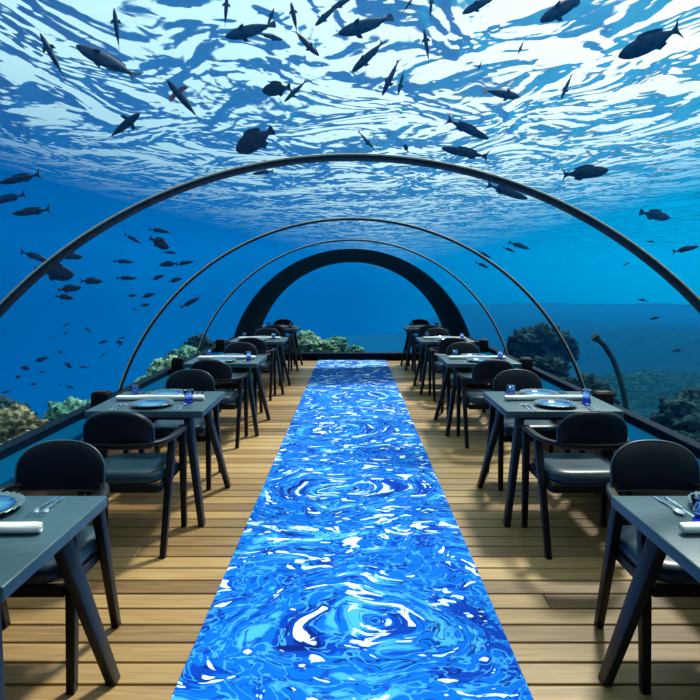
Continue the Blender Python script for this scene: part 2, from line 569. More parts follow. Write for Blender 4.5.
# ------------------------------------------------------------------ furniture
def make_table():
    t = empty('dining_table')
    bm = bmesh.new(); box(bm, (0, 0, 0.7275), (0.78, 0.72, 0.045), 0.007, 3)
    obj('tabletop', bm, M['table'], t, smooth=40)
    bm = bmesh.new()
    for sy in (-1, 1):
        box(bm, (0, sy * 0.20, 0.683), (0.56, 0.03, 0.05), 0.003, 1)
    for sx in (-1, 1):
        box(bm, (sx * 0.27, 0, 0.683), (0.03, 0.40, 0.05), 0.003, 1)
    obj('apron', bm, M['table_leg'], t)
    for sx in (-1, 1):
        for sy in (-1, 1):
            bm = bmesh.new()
            flatbeam(bm, (sx * 0.265, 0.185 if sy > 0 else -0.245, 0.706), (sx * (0.410 if sy > 0 else 0.390), sy * 0.370, 0.0), (0.045, 0.095), (0.036, 0.06), 0.005)
            obj('leg', bm, M['table_leg'], t, smooth=40)
    return t

def superell(w, h, p=2.6, n=40, flat=None):
    out = []
    for k in range(n):
        a = 2 * PI * k / n
        c, s = math.cos(a), math.sin(a)
        out.append((w / 2 * math.copysign(abs(c) ** (2 / p), c), h / 2 * math.copysign(abs(s) ** (2 / p), s)))
    return out

def make_chair():
    """faces +y, origin at its middle on the floor"""
    t = empty('dining_chair')
    # seat cushion
    bm = bmesh.new()
    pad(bm, superell(0.47, 0.45, 4.2, 48), [(0, 0.415), (0.9, 0.415), (0.97, 0.42), (1.0, 0.44), (0.985, 0.465), (0.93, 0.482), (0.8, 0.49), (0.4, 0.484), (0, 0.482)],
        lambda u, v, d: (u, v + 0.0, d))
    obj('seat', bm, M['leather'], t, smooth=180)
    bm = bmesh.new()
    for sy in (-1, 1):
        box(bm, (0, sy * 0.205, 0.392), (0.46, 0.026, 0.046), 0.004, 1)
    for sx in (-1, 1):
        box(bm, (sx * 0.225, 0, 0.392), (0.026, 0.40, 0.046), 0.004, 1)
    obj('seat_frame', bm, M['frame'], t)
    for sx in (-1, 1):
        bm = bmesh.new()
        flatbeam(bm, (sx * 0.253, 0.195, 0.640), (sx * 0.260, 0.215, 0.0), (0.042, 0.050), (0.033, 0.038))
        obj('leg', bm, M['frame'], t, smooth=40)
        bm = bmesh.new()
        flatbeam(bm, (sx * 0.254, -0.030, 0.645), (sx * 0.258, -0.235, 0.0), (0.042, 0.052), (0.033, 0.040))
        obj('leg', bm, M['frame'], t, smooth=40)
    # one bent rail makes both arms and passes behind the back
    pts = []
    for x, y in ((-0.250, 0.23), (-0.254, 0.15), (-0.257, 0.05), (-0.254, -0.06), (-0.240, -0.14), (-0.214, -0.20), (-0.17, -0.245), (-0.10, -0.274), (0.0, -0.282)):
        pts.append((x, y, 0.650 + 0.012 * max(0, -y) / 0.28))
    pts += [(-p[0], p[1], p[2]) for p in reversed(pts[:-1])]
    bm = bmesh.new()
    sweep(bm, pts, lambda t_: rrect(0.050 - 0.012 * (1 - abs(2 * t_ - 1)), 0.026, 0.008))
    obj('arm_rail', bm, M['frame'], t, smooth=50)
    # half-round padded back
    out = []
    n = 30
    for k in range(n + 1):
        a = PI * k / n
        c, s = math.cos(a), math.sin(a)
        out.append((0.205 * math.copysign(abs(c) ** 0.82, c), 0.055 + 0.135 * abs(s) ** 0.9))
    out += [(-0.205, 0.0), (-0.198, -0.022), (-0.18, -0.032), (-0.09, -0.034), (0.0, -0.034), (0.09, -0.034), (0.18, -0.032), (0.198, -0.022), (0.205, 0.0)]
    bm = bmesh.new()
    def bend(u, v, d):
        return (u, -0.245 + 0.55 * u * u + d - 0.10 * (v + 0.034), 0.665 + v)
    sh = 0.055
    pad(bm, [(u, v - sh) for u, v in out],
        [(0, 0.024), (0.6, 0.022), (0.88, 0.017), (0.97, 0.009), (1.0, 0.0), (0.97, -0.010), (0.88, -0.015), (0.6, -0.016), (0, -0.016)],
        lambda u, v, d: bend(u, v + sh, d))
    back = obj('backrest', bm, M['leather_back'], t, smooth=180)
    bm = bmesh.new()  # thin light tube, the back's glossy rim highlight put into shape and colour
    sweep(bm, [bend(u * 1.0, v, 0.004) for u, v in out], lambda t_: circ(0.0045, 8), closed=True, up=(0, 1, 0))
    obj('rim_highlight', bm, M['rim_highlight'], back, smooth=180)
    return t

def make_plate():
    t = empty('dinner_plate')
    bm = bmesh.new()
    prof = [(0.0, 0.004), (0.085, 0.004), (0.100, 0.010), (0.112, 0.017), (0.140, 0.024), (0.142, 0.022), (0.118, 0.010), (0.095, 0.0), (0.0, 0.0)]
    lathe(bm, prof, 56)
    for i, v in enumerate(bm.verts):
        r = math.hypot(v.co.x, v.co.y)
        if r > 0.125:
            k = round(math.atan2(v.co.y, v.co.x) / (2 * PI / 56))
            v.co.z += 0.0028 * (1 if k % 2 else -1)
    obj('rim', bm, M['plate_rim'], t, smooth=60)
    bm = bmesh.new()
    lathe(bm, [(0.0, 0.0065), (0.084, 0.0065), (0.099, 0.0125), (0.111, 0.0195), (0.110, 0.017), (0.098, 0.0095), (0.0, 0.0045)], 48)
    obj('well', bm, M['plate'], t, smooth=60)
    return t

def utensil(kind):
    """lies along y, handle end at -y, origin at middle underneath"""
    bm = bmesh.new()
    zs = 0.004
    def strip(pts, th=0.0025):
        # pts: (y, half width, z)
        prev = None
        for y, w, z in pts:
            r = [bm.verts.new((-w, y, z)), bm.verts.new((w, y, z)), bm.verts.new((w * 0.8, y, z + th)), bm.verts.new((-w * 0.8, y, z + th))]
            if prev:
                for k in range(4):
                    bm.faces.new((prev[k], prev[(k + 1) % 4], r[(k + 1) % 4], r[k]))
            else:
                bm.faces.new(r)
            prev = r
        bm.faces.new(prev)
    if kind == 'knife':
        strip([(-0.105, 0.007, 0.0), (-0.06, 0.008, 0.0), (0.0, 0.006, 0.0), (0.006, 0.004, 0.0)], 0.006)
        strip([(0.004, 0.005, 0.001), (0.02, 0.009, 0.001), (0.075, 0.010, 0.001), (0.10, 0.006, 0.001), (0.108, 0.001, 0.001)], 0.0018)
    else:
        strip([(-0.10, 0.007, 0.0), (-0.07, 0.0075, 0.001), (-0.01, 0.0035, 0.004), (0.03, 0.003, 0.006), (0.042, 0.008, 0.005)], 0.0035)
        if kind == 'fork':
            strip([(0.040, 0.009, 0.005), (0.052, 0.012, 0.002), (0.060, 0.0125, 0.001)])
            for k in range(4):
                x = -0.0102 + 0.0068 * k
                b2 = bmesh.new()
                beam(b2, (x, 0.058, 0.0025), (x * 0.95, 0.104, 0.0065), (0.0036, 0.0022), (0.0022, 0.0018), (1, 0, 0), 0)
                merge(bm, b2)
        else:
            pad(bm, [(0.017 * math.cos(2 * PI * k / 20), 0.029 * math.sin(2 * PI * k / 20)) for k in range(20)],
                [(0, 0.0012), (0.6, 0.002), (1.0, 0.007), (0.97, 0.0085), (0.6, 0.0042), (0, 0.0032)], lambda u, v, d: (u, 0.066 + v, d))
    return obj({'knife': 'table_knife', 'fork': 'dinner_fork', 'spoon': 'dessert_spoon'}[kind], bm, M['steel'], smooth=50)

def make_glass():
    t = empty('water_glass')
    bm = bmesh.new()
    lathe(bm, [(0.0, 0.034), (0.024, 0.034), (0.027, 0.037), (0.030, 0.052), (0.0365, 0.090), (0.0355, 0.0912), (0.0345, 0.090), (0.028, 0.053), (0.0245, 0.040), (0.0, 0.038)], 32)
    obj('bowl', bm, M['glass_blue'], t, smooth=60)
    bm = bmesh.new()
    lathe(bm, [(0.0, 0.0), (0.030, 0.0), (0.0315, 0.003), (0.030, 0.012), (0.024, 0.022), (0.0235, 0.028), (0.0255, 0.0335), (0.0, 0.0335)], 32)
    obj('base', bm, M['glass_cobalt'], t, smooth=60)
    return t

def make_roll():
    bm = bmesh.new()
    n = 26
    rnd = random.Random(5)
    pts, L = [], 0.62
    for k in range(n + 1):
        f = k / n
        pts.append((-L / 2 + L * f, 0.004 * math.sin(f * 5.0), 0.0185))
    def sec(t):
        e = 1.0
        if t < 0.03 or t > 0.97: e = 0.90
        out = []
        for j in range(28):
            a = 2 * PI * j / 28
            r = 0.0185 * e * (1 + 0.05 * math.sin(3 * a + 9 * t) + 0.03 * math.sin(17 * t + a))
            if 0.55 * PI < a < 0.72 * PI: r *= 1.10          # loose outer flap
            out.append((r * math.cos(a), r * math.sin(a) * 0.95))
        return out
    sweep(bm, pts, sec)
    for v in bm.verts:
        if v.co.z < 0.0: v.co.z = 0.0
    # spiral lips on both ends
    for sx in (-1, 1):
        sp = []
        for k in range(34):
            a = k * 0.5; r = 0.0155 - 0.00040 * k
            sp.append((sx * (L / 2 + 0.001), 0.003 * (0 if sx < 0 else -1) + r * math.cos(a), 0.0185 + r * math.sin(a)))
        sweep(bm, sp, lambda t: circ(0.0014, 5), up=(1, 0, 0))
    return obj('rolled_napkin', bm, M['linen'], smooth=50)

table0, chair0, plate0, glass0, roll0 = make_table(), make_chair(), make_plate(), make_glass(), make_roll()
fork0, knife0, spoon0 = utensil('fork'), utensil('knife'), utensil('spoon')
used = set()
def put(src, loc, rz, label, cat, group):
    o = src if src.name not in used else copy_tree(src)
    used.add(src.name) if o is src else None
    o.location = loc; o.rotation_euler = (0, 0, rz)
    return tag(o, label, cat, group)

ORD = ['nearest', 'second', 'third', 'fourth', 'farthest']
TY = [1.67, 3.95, 6.25, 8.55, 10.85]
rnd = random.Random(11)
for s, side in ((-1, 'left'), (1, 'right')):
    for k, y0 in enumerate(TY):
        yc = y0 + 0.36
        xc = s * ((1.362, 1.375, 1.375, 1.37, 1.37) if s < 0 else (1.42, 1.405, 1.38, 1.37, 1.36))[k]
        T = f'the {ORD[k]} table on the {side}'
        put(table0, (xc, yc, 0), 0, f'{ORD[k]} grey wooden dining table in the {side} row beside the glass', 'table', 'grey dining tables along the tunnel')
        for near in (True, False):
            end = 'near' if near else 'far'
            if near and k == 0:
                pass
            else:
                cy = y0 - 0.235 if near else y0 + 0.72 + 0.165
                put(chair0, (xc - s * 0.01 + rnd.uniform(-.008, .008), cy, 0), (0 if near else PI) + rnd.uniform(-.02, .02),
                    f'black half-round armchair at the {end} side of {T}', 'chair', 'black armchairs along the tunnel')
            # one place setting; the sitter at the near side looks to +y
            r = 0 if near else PI
            q = 1 if near else -1
            j = lambda a: rnd.uniform(-a, a)
            if near and k == 0:
                continue                       # below the frame
            def P(dx, dy, z=0.7502):
                return (xc + q * dx, yc - q * dy, z)
            put(plate0, P(j(.012), 0.195 + j(.01)), j(1), f'blue glass plate at the {end} side of {T}', 'plate', 'blue plates on the tables')
            put(fork0, P(-0.195, 0.235 + j(.01)), r + j(.06), f'inner steel fork at the {end} side of {T}', 'fork', 'forks on the tables')
            put(fork0, P(-0.228, 0.238 + j(.008)), r + j(.05), f'outer steel fork at the {end} side of {T}', 'fork', 'forks on the tables')
            put(knife0, P(0.182, 0.232 + j(.01)), r + j(.05), f'steel table knife at the {end} side of {T}', 'knife', 'knives on the tables')
            put(spoon0, P(0.222, 0.236 + j(.01)), r + j(.05), f'steel dessert spoon at the {end} side of {T}', 'spoon', 'spoons on the tables')
            gx, gy = (0.225 + j(.03), 0.085 + j(.02))
            if k == 0 and s > 0: gx, gy = 0.185, -0.0 + 0.085
            put(glass0, P(gx, gy), 0, f'blue cobalt based tumbler at the {end} side of {T}', 'glass', 'blue glasses on the tables')
        put(roll0, (xc, yc + j(.01), 0.7502), j(.04), f'rolled white napkin across the middle of {T}', 'napkin', 'rolled napkins on the tables')

# black boxes standing on the ledges
bb = None
for s, side in ((-1, 'left'), (1, 'right')):
    for k, y in ((1, 4.62), (2, 6.66), (3, 8.8)):
        if bb is None:
            bm = bmesh.new()
            box(bm, (0, 0, 0.085), (0.125, 0.10, 0.17), 0.006)
            box(bm, (0, 0, 0.174), (0.105, 0.082, 0.012), 0.004)
            bb = obj('ledge_box', bm, M['black'], smooth=40); o = bb
        else:
            o = copy_tree(bb)
        o.location = (s * 1.93, y, LEDGE)
        tag(o, f'small black box on the {side} ledge beside the {ORD[k]} table', 'box', 'black boxes on the ledges')

# ------------------------------------------------------------------ reef
def lump(r, seed, sq=0.8, sub=5, rough=0.30, fr=2.6):
    bm = bmesh.new()
    bmesh.ops.create_icosphere(bm, subdivisions=sub, radius=1.0)
    off = Vector((seed * 3.7, seed * 1.9, seed * 7.3))
    for v in bm.verts:
        d = v.co.normalized()
        h = noise.fractal(d * fr + off, 1.0, 2.0, 3) * rough
        cell = noise.voronoi(d * fr * 2.3 + off)[0][0]
        c2 = noise.voronoi(d * fr * 5.5 + off)[0][0]
        h += 0.26 * (0.5 - cell) + 0.10 * (0.5 - c2)
        q = d * r * (1 + h)
        v.co = (q.x, q.y, q.z * sq)
    return bm

def coral(p, r, seed, mat, label, sq=0.8, sub=5, name='coral_mound', rough=0.32):
    o = obj(name, lump(r, seed, sq, 6 if seed <= 5 else sub, rough), M[mat], smooth=180, recalc=False)
    o.location = p
    o.rotation_euler = (0, 0, seed * 1.3)
    tag(o, label, 'coral', 'coral of the reef outside the glass')

coral((-3.12, 4.72, 0.02), 0.36, 1, 'coral_pale', 'pale yellowish coral mound at the left edge, outside the nearest left glass')
coral((-3.20, 5.52, 0.12), 0.36, 2, 'coral_brown', 'tallest ridged coral mound with a tan crest outside the left glass')
coral((-2.86, 6.20, 0.10), 0.33, 3, 'coral_teal', 'teal green coral mound right of the tan crested one, left glass')
coral((-2.62, 5.12, -0.08), 0.27, 4, 'coral_pale', 'low pale coral mound in front of the tan crested one by the left ledge')
coral((-2.72, 6.90, 0.08), 0.26, 5, 'coral_dark', 'small dark coral mound behind the second left table, outside the glass')
coral((-2.60, 4.35, -0.05), 0.24, 19, 'coral_teal', 'low teal coral clump closest to the ledge at the left edge')
coral((-2.58, 5.75, 0.08), 0.23, 20, 'coral_pale', 'small pale coral clump against the ledge below the teal mound')
coral((-2.62, 7.35, 0.10), 0.20, 21, 'coral_teal', 'little teal coral clump behind the second left table')
coral((-2.60, 8.45, 0.15), 0.22, 22, 'coral_pale', 'small pale coral clump between two mounds past the second rib')
coral((-3.75, 6.3, 0.05), 0.36, 23, 'coral_dark', 'dark coral mound behind the tan crested one at left')
coral((-2.62, 7.9, 0.15), 0.26, 6, 'coral_teal', 'round teal coral mound just beyond the second rib on the left')
coral((-2.75, 9.0, 0.22), 0.30, 7, 'coral_pale', 'pale green coral mound above the third left table, outside the glass')
coral((-2.85, 10.3, 0.22), 0.32, 8, 'coral_teal', 'teal coral mound farthest along the left glass')
coral((-3.0, 11.9, 0.25), 0.34, 9, 'coral_dark', 'dim coral mound beside the end collar on the left')
coral((-1.10, 14.2, 0.12), 0.36, 10, 'coral_pale', 'pale green coral mound at the left of the round end window')
coral((-0.62, 13.6, 0.05), 0.28, 11, 'coral_pale', 'yellow green coral mound in front, low in the round end window')
coral((-0.38, 14.4, 0.06), 0.28, 12, 'coral_teal', 'teal coral mound second from the right in the round end window')
coral((0.05, 13.9, -0.06), 0.22, 13, 'coral_teal', 'smallest low coral mound at the right of the group in the end window')
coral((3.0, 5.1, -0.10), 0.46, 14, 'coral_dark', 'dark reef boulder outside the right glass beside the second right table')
coral((3.95, 6.4, 0.0), 0.62, 15, 'coral_dark', 'broad dark reef boulder by the modelled rib reflection on the right', sq=0.65)
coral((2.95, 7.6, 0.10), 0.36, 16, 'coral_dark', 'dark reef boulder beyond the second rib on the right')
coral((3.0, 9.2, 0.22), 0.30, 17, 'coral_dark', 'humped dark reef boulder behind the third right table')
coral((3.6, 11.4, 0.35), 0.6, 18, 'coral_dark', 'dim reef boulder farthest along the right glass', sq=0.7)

# seabed: shallow rise on the right, drop-off on the left
bm = bmesh.new()
nx, ny = 110, 120
grid = []
for jy in range(ny + 1):
    y = -6 + 96 * (jy / ny) ** 1.6
    row = []
    for ix in range(nx + 1):
        u = ix / nx * 2 - 1
        x = math.copysign(60 * abs(u) ** 2.0, u)
        if x < 0:
            t = min(1, max(0, (-x - 2.6) / 3.0)); base = -0.35 - 14.0 * t * t * (3 - 2 * t)
        else:
            t = min(1, max(0, (x - 2.0) / 9.0)); base = -0.35 + 0.25 * t
        fy = min(1, max(0, (y - 13.0) / 16.0))
        base -= 4.5 * fy * (1 if x < 0 else max(0.0, 1 - max(0.0, x - 7.0) / 9.0)) + 0.1 * fy + 1.5 * min(1, max(0, (y - 12.0) / 34.0))
        p = Vector((x, y, 0))
        z = base + 0.35 * noise.fractal(p * 0.35, 1.0, 2.0, 4) + 0.10 * noise.fractal(p * 1.7, 1.0, 2.0, 3)
        if abs(x) < 2.3 and y < 13: z = min(z, -0.45)
        row.append(bm.verts.new((x, y, z)))
    grid.append(row)
for jy in range(ny):
    for ix in range(nx):
        bm.faces.new((grid[jy][ix], grid[jy][ix + 1], grid[jy + 1][ix + 1], grid[jy + 1][ix]))
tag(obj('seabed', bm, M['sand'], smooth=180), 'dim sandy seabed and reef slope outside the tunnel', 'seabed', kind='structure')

# second rib's reflection in the right glass, added as a solid dark curve
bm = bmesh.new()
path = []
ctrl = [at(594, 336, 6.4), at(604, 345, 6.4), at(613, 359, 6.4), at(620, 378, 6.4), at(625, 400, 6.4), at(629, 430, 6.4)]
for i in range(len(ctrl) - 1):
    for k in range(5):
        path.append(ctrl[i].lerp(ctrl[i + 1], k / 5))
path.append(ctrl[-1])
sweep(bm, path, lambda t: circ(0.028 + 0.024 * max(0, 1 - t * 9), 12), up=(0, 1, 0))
tag(obj('curved_rib_reflection', bm, M['rib_reflection'], smooth=50), 'dark solid curve modelled for the second rib reflected in the right glass', 'rib_reflection')

# ------------------------------------------------------------------ fish
def fish_mesh(hh, ww, tail, deep=0.42):
    """unit length body along +x (head at +0.5); returns body bm"""
    bm = bmesh.new()
    st = [(0.5, 0.02), (0.47, 0.28), (0.42, 0.52), (0.34, 0.78), (0.22, 0.96), (0.08, 1.0), (-0.06, 0.92), (-0.18, 0.72), (-0.27, 0.48), (-0.33, 0.30), (-0.37, 0.23), (-0.40, 0.25)]
    n = 14
    rings = []
    for x, s in st:
        rings.append([bm.verts.new((x, ww / 2 * s ** 0.9 * math.cos(2 * PI * k / n), hh / 2 * s * math.sin(2 * PI * k / n) * (1.0 if math.sin(2 * PI * k / n) > 0 else 1.08))) for k in range(n)])
    for a, b in zip(rings, rings[1:]):
        for k in range(n):
            bm.faces.new((a[k], a[(k + 1) % n], b[(k + 1) % n], b[k]))
    bm.faces.new(rings[0]); bm.faces.new(rings[-1])
    return bm

def fin(pts, axis='z', th=0.012):
    """thin solid fin from an outline in (x, h)"""
    bm = bmesh.new()
    A, B = [], []
    for x, h in pts:
        if axis == 'z':
            A.append(bm.verts.new((x, th / 2, h))); B.append(bm.verts.new((x, -th / 2, h)))
        else:
            A.append(bm.verts.new((x, h, th / 2))); B.append(bm.verts.new((x, h, -th / 2)))
    bm.faces.new(A); bm.faces.new(list(reversed(B)))
    n = len(pts)
    for k in range(n):
        j = (k + 1) % n
        bm.faces.new((A[k], B[k], B[j], A[j]))
    return bm

def make_fish(name, hh, ww, kind, mat, finmat=None, spread=0.07):
    t = empty(name)
    obj('body', fish_mesh(hh, ww, kind), mat, t, smooth=180)
    fm = finmat or mat
    if kind == 'fork':
        tp = [(-0.37, 0.035), (-0.43, 0.06), (-0.50, 0.15), (-0.455, 0.02), (-0.455, -0.02), (-0.50, -0.15), (-0.43, -0.06), (-0.37, -0.035)]
    else:
        tp = [(-0.37, 0.05), (-0.44, 0.10), (-0.50, 0.125), (-0.515, 0.06), (-0.515, -0.06), (-0.50, -0.125), (-0.44, -0.10), (-0.37, -0.05)]
    obj('tail_fin', fin(tp), mat, t)
    h = hh / 2
    obj('dorsal_fin', fin([(0.20, h * 0.93), (0.12, h * 1.28), (0.0, h * 1.30), (-0.14, h * 1.12), (-0.24, h * 0.85), (-0.22, h * 0.5), (0.0, h * 0.8), (0.15, h * 0.8)]), mat, t)
    obj('anal_fin', fin([(-0.04, -h * 0.9), (-0.12, -h * 1.30), (-0.24, -h * 0.95), (-0.22, -h * 0.5), (-0.08, -h * 0.75)]), mat, t)
    for s in (-1, 1):
        w = ww / 2
        bm = fin([(0.22, s * w * 0.75), (0.17, s * (w + spread * 0.7)), (0.08, s * (w + spread)), (0.10, s * (w + 0.02)), (0.13, s * w * 0.75)], 'y')
        for v in bm.verts:
            v.co.z -= 0.02 + 0.25 * max(0, abs(v.co.y) - w)
        obj('pectoral_fin', bm, fm, t)
    return t

def strip_parts(src, name):
    """a far fish: body and fins as one small mesh"""
    bm = bmesh.new()
    for ch in src.children:
        bm.from_mesh(ch.data)
    return obj(name, bm, src.children[0].data.materials[0], smooth=50)

PROTO = {
    's': make_fish('slender_fish', 0.17, 0.12, 'fork', M['fish']),
    'm': make_fish('reef_fish', 0.25, 0.15, 'fork', M['fish']),
    'd': make_fish('deep_bodied_fish', 0.44, 0.17, 'round', M['fish_brown']),
    'c': make_fish('grouper_fish', 0.30, 0.20, 'round', M['fish'], spread=0.10),
    't': make_fish('spread_finned_fish', 0.20, 0.20, 'round', M['fish'], spread=0.14),
    'r': make_fish('rusty_finned_fish', 0.16, 0.15, 'fork', M['fish'], M['rust'], spread=0.17),
}
SMALL = {'s': strip_parts(PROTO['s'], 'small_slender_fish'), 'm': strip_parts(PROTO['m'], 'small_reef_fish'), 'd': strip_parts(PROTO['d'], 'small_deep_bodied_fish')}
fused = set()

def fish(hx, hy, tx, ty, y, kind, label, view='s', small=False, group='fish swimming around the tunnel', dy=0.0):
    if hy < 115: y *= 0.88
    h, t = at(hx, hy, y + dy), at(tx, ty, y - dy)
    src = (SMALL if small else PROTO)[kind]
    o = src if (kind, small) not in fused else copy_tree(src)
    fused.add((kind, small))
    f = (h - t); L = f.length; f.normalize()
    c = (h + t) / 2
    vd = (c - Vector((0, 0, H))).normalized()
    if view == 's':
        up = Vector((0, 0, 1)) - vd * 0.25
    elif view == 'q':                       # half turned, seen partly from below
        up = Vector((0, 0, 0.8)) + vd * 0.9
    else:
        up = vd
    up = (up - f * up.dot(f)).normalized()
    lat = up.cross(f)
    rot = Matrix((f, lat, up)).transposed()
    o.matrix_world = Matrix.Translation(c) @ rot.to_4x4() @ Matrix.Diagonal((L, L, L, 1))
    tag(o, label, 'fish', group)

# overhead, left to right
fish(40, 33, 64, 77, 6.2, 's', 'slender dark fish slanting head up in the top left corner', 'b')
fish(76, 45, 138, 77, 6.0, 'm', 'long dark fish with pale side marks at upper left', 'q')
fish(114, 8, 119, 48, 7.0, 's', 'upright slender fish near the top edge at upper left', 'b')
fish(167, 80, 198, 118, 6.4, 'r', 'fish with spread reddish fins above the left of the nearest rib', 'b')
fish(140, 113, 109, 138, 5.6, 't', 'dark fish with short spread fins left above the nearest rib', 'b')
fish(227, -6, 225, 26, 7.2, 's', 'upright fish cut by the top edge, left of the overhead crowd', 'b')
fish(225, 37, 275, 24, 7.0, 'c', 'stout blue grey fish leading the overhead crowd on its left', 'q')
fish(291, 2, 297, 32, 7.4, 'm', 'stubby upright fish in the overhead crowd near the top edge', 'b')
fish(319, 56, 294, 30, 7.0, 'm', 'fish heading down right out of the overhead crowd', 'q')
fish(283, 40, 258, 33, 8.0, 'm', 'fish half hidden in the middle of the overhead crowd', 'q')
fish(274, 8, 266, 30, 8.4, 's', 'small dim fish at the back of the overhead crowd', 'q')
fish(315, 26, 338, 4, 7.0, 'm', 'fish with head down at the top edge right of the overhead crowd', 'q')
fish(330, 10, 356, -6, 7.6, 'm', 'fish cut by the top edge right of the overhead crowd', 'q')
fish(338, 34, 392, 17, 7.0, 'c', 'large stout blue fish at the top centre of the ceiling', 'q')
fish(352, 72, 384, 41, 7.4, 'm', 'slanted fish below the large stout fish at the top centre', 'q')
fish(382, 96, 399, 59, 8.0, 's', 'left fish of the pair diving side by side at top centre', 'q')
fish(398, 95, 404, 69, 8.4, 's', 'right and shorter fish of the pair diving side by side at top centre', 'q')
fish(424, 29, 429, 62, 7.4, 's', 'upright slender fish right of the top centre', 'b')
fish(432, -6, 430, 19, 7.8, 's', 'thin fish cut by the top edge above the upright slender one', 'b')
fish(413, -2, 403, 12, 8.2, 's', 'short thin fish at the top edge right of centre', 'q')
fish(462, 14, 500, -8, 6.8, 'm', 'fish cut by the top edge between centre and right', 'q')
fish(540, 22, 588, -8, 6.4, 'c', 'stout fish cut by the top edge at upper right', 'q')
fish(618, 57, 681, 28, 5.8, 'm', 'large dark fish with forked tail in the top right corner', 's')
fish(561, 99, 572, 74, 8.0, 's', 'small slim fish diving left of the large top right fish', 'q')
fish(518, 54, 524, 40, 9.4, 's', 'tiny thin fish overhead between centre and top right', 'q')
fish(478, 71, 482, 60, 9.6, 's', 'tiny thin fish overhead just right of the centre', 'q')
fish(520, 97, 484, 90, 9.0, 'c', 'dim blue fish overhead halfway between centre and right edge', 'q')
fish(489, 139, 446, 119, 6.6, 's', 'upper dark fish of two just above the rib, right of its top', 's')
fish(441, 148, 489, 157, 6.4, 's', 'lower dark fish of two just above the rib, right of its top', 's')
fish(528, 199, 486, 184, 7.4, 's', 'slim fish just under the nearest rib on the right', 's')
fish(609, 170, 562, 175, 6.2, 'm', 'dark fish seen side on above the nearest rib on the right', 's')
fish(699, 246, 672, 252, 6.6, 's', 'fish at the right edge under the end of the nearest rib', 's')
fish(262, 91, 290, 87, 7.2, 'd', 'round dark fish above the left of the nearest rib', 's')
fish(284, 102, 307, 80, 8.0, 's', 'blue slim fish beside the round dark one', 'q')
fish(236, 151, 273, 130, 6.6, 'd', 'deep bodied dark fish close above the nearest rib, left of its top', 's')
fish(374, 149, 358, 131, 8.6, 's', 'dim fish just above the top of the nearest rib', 'q')
fish(404, 144, 408, 152, 9.0, 'd', 'tiny dark fish just above the nearest rib right of its top', 's')
fish(252, 174, 274, 171, 9.0, 's', 'dim fish just under the nearest rib, left of its top', 's')
# left side
fish(-1, 183, 41, 174, 6.0, 's', 'uppermost of three dark fish in a row at the left edge', 's')
fish(-10, 203, 26, 194, 6.0, 's', 'middle of three dark fish, cut by the left edge', 's')
fish(12, 214, 51, 209, 6.2, 's', 'lowest of three dark fish near the left edge', 's')
fish(50, 262, 20, 251, 6.8, 's', 'dark fish crossing behind the left of the nearest rib', 's')
fish(83, 257, 58, 255, 7.4, 'm', 'brown fish right against the nearest rib at left', 's')
fish(74, 275, 40, 270, 7.2, 'd', 'largest dark fish of the left shoal, next to the nearest rib', 's')
fish(60, 272, 34, 268, 7.6, 'm', 'dark fish overlapping the largest of the left shoal', 's')
fish(103, 281, 80, 281, 7.6, 'm', 'brown fish right of the largest in the left shoal', 's')
fish(82, 287, 57, 290, 7.4, 'm', 'fish just below the largest in the left shoal', 's')
fish(74, 298, 55, 296, 7.4, 'm', 'lowest fish of the stack below the largest, left shoal', 's')
G = 'shoal of small fish outside the left glass'
fish(134, 262, 113, 261, 8.0, 's', 'slim small fish left of the round dark one in the upper shoal', 's', True, G)
fish(137, 278, 116, 278, 8.0, 's', 'small fish in the middle row at the left of the shoal', 's', True, G)
fish(141, 243, 124, 234, 8.6, 's', 'small fish tilted nose down at the upper left of the shoal', 's', True, G)
fish(170, 232, 148, 229, 8.6, 's', 'top small fish of the shoal above the round dark one', 's', True, G)
fish(169, 248, 150, 238, 8.2, 'd', 'round dark fish at the top of the left shoal', 's', False, G)
fish(177, 253, 163, 252, 8.8, 's', 'small fish directly under the round dark one', 's', True, G)
fish(159, 265, 178, 263, 8.6, 'm', 'left of two touching small fish in the shoal', 's', True, G)
fish(194, 261, 175, 265, 8.8, 's', 'right of two touching small fish in the shoal', 's', True, G)
fish(164, 275, 151, 280, 8.8, 'm', 'small fish in the centre row left of the second rib', 's', True, G)
fish(182, 278, 168, 282, 8.8, 'm', 'small fish close to the second rib in the shoal', 's', True, G)
fish(137, 295, 127, 296, 9.0, 'm', 'left fish of the lowest pair in the shoal', 's', True, G)
fish(155, 293, 141, 298, 9.0, 'm', 'right fish of the lowest pair in the shoal', 's', True, G)
fish(200, 297, 180, 308, 8.8, 's', 'slanted thin fish just inside the second rib on the left', 's', True, G)
G2 = 'tiny fish far off in the water on the left'
L2 = 'tiny dim fish in the blue water above the left reef'
rnd = random.Random(21)
for (x, y) in ((66, 325), (66, 333), (50, 339), (68, 365), (60, 352), (25, 368), (18, 377), (42, 372), (84, 367), (103, 342), (119, 342), (122, 338), (103, 355), (70, 387), (45, 358),
               (40, 360), (145, 305), (134, 309), (147, 310), (88, 330), (6, 392), (33, 384), (120, 345), (60, 385)):
    a = rnd.uniform(-0.7, 0.7); w = rnd.uniform(2.5, 5.5); sg = rnd.choice((-1, 1))
    fish(x + sg * w * math.cos(a), y + w * math.sin(a), x - sg * w * math.cos(a), y - w * math.sin(a), rnd.uniform(9.5, 12.5), rnd.choice('smd'), L2, 's', True, G2)
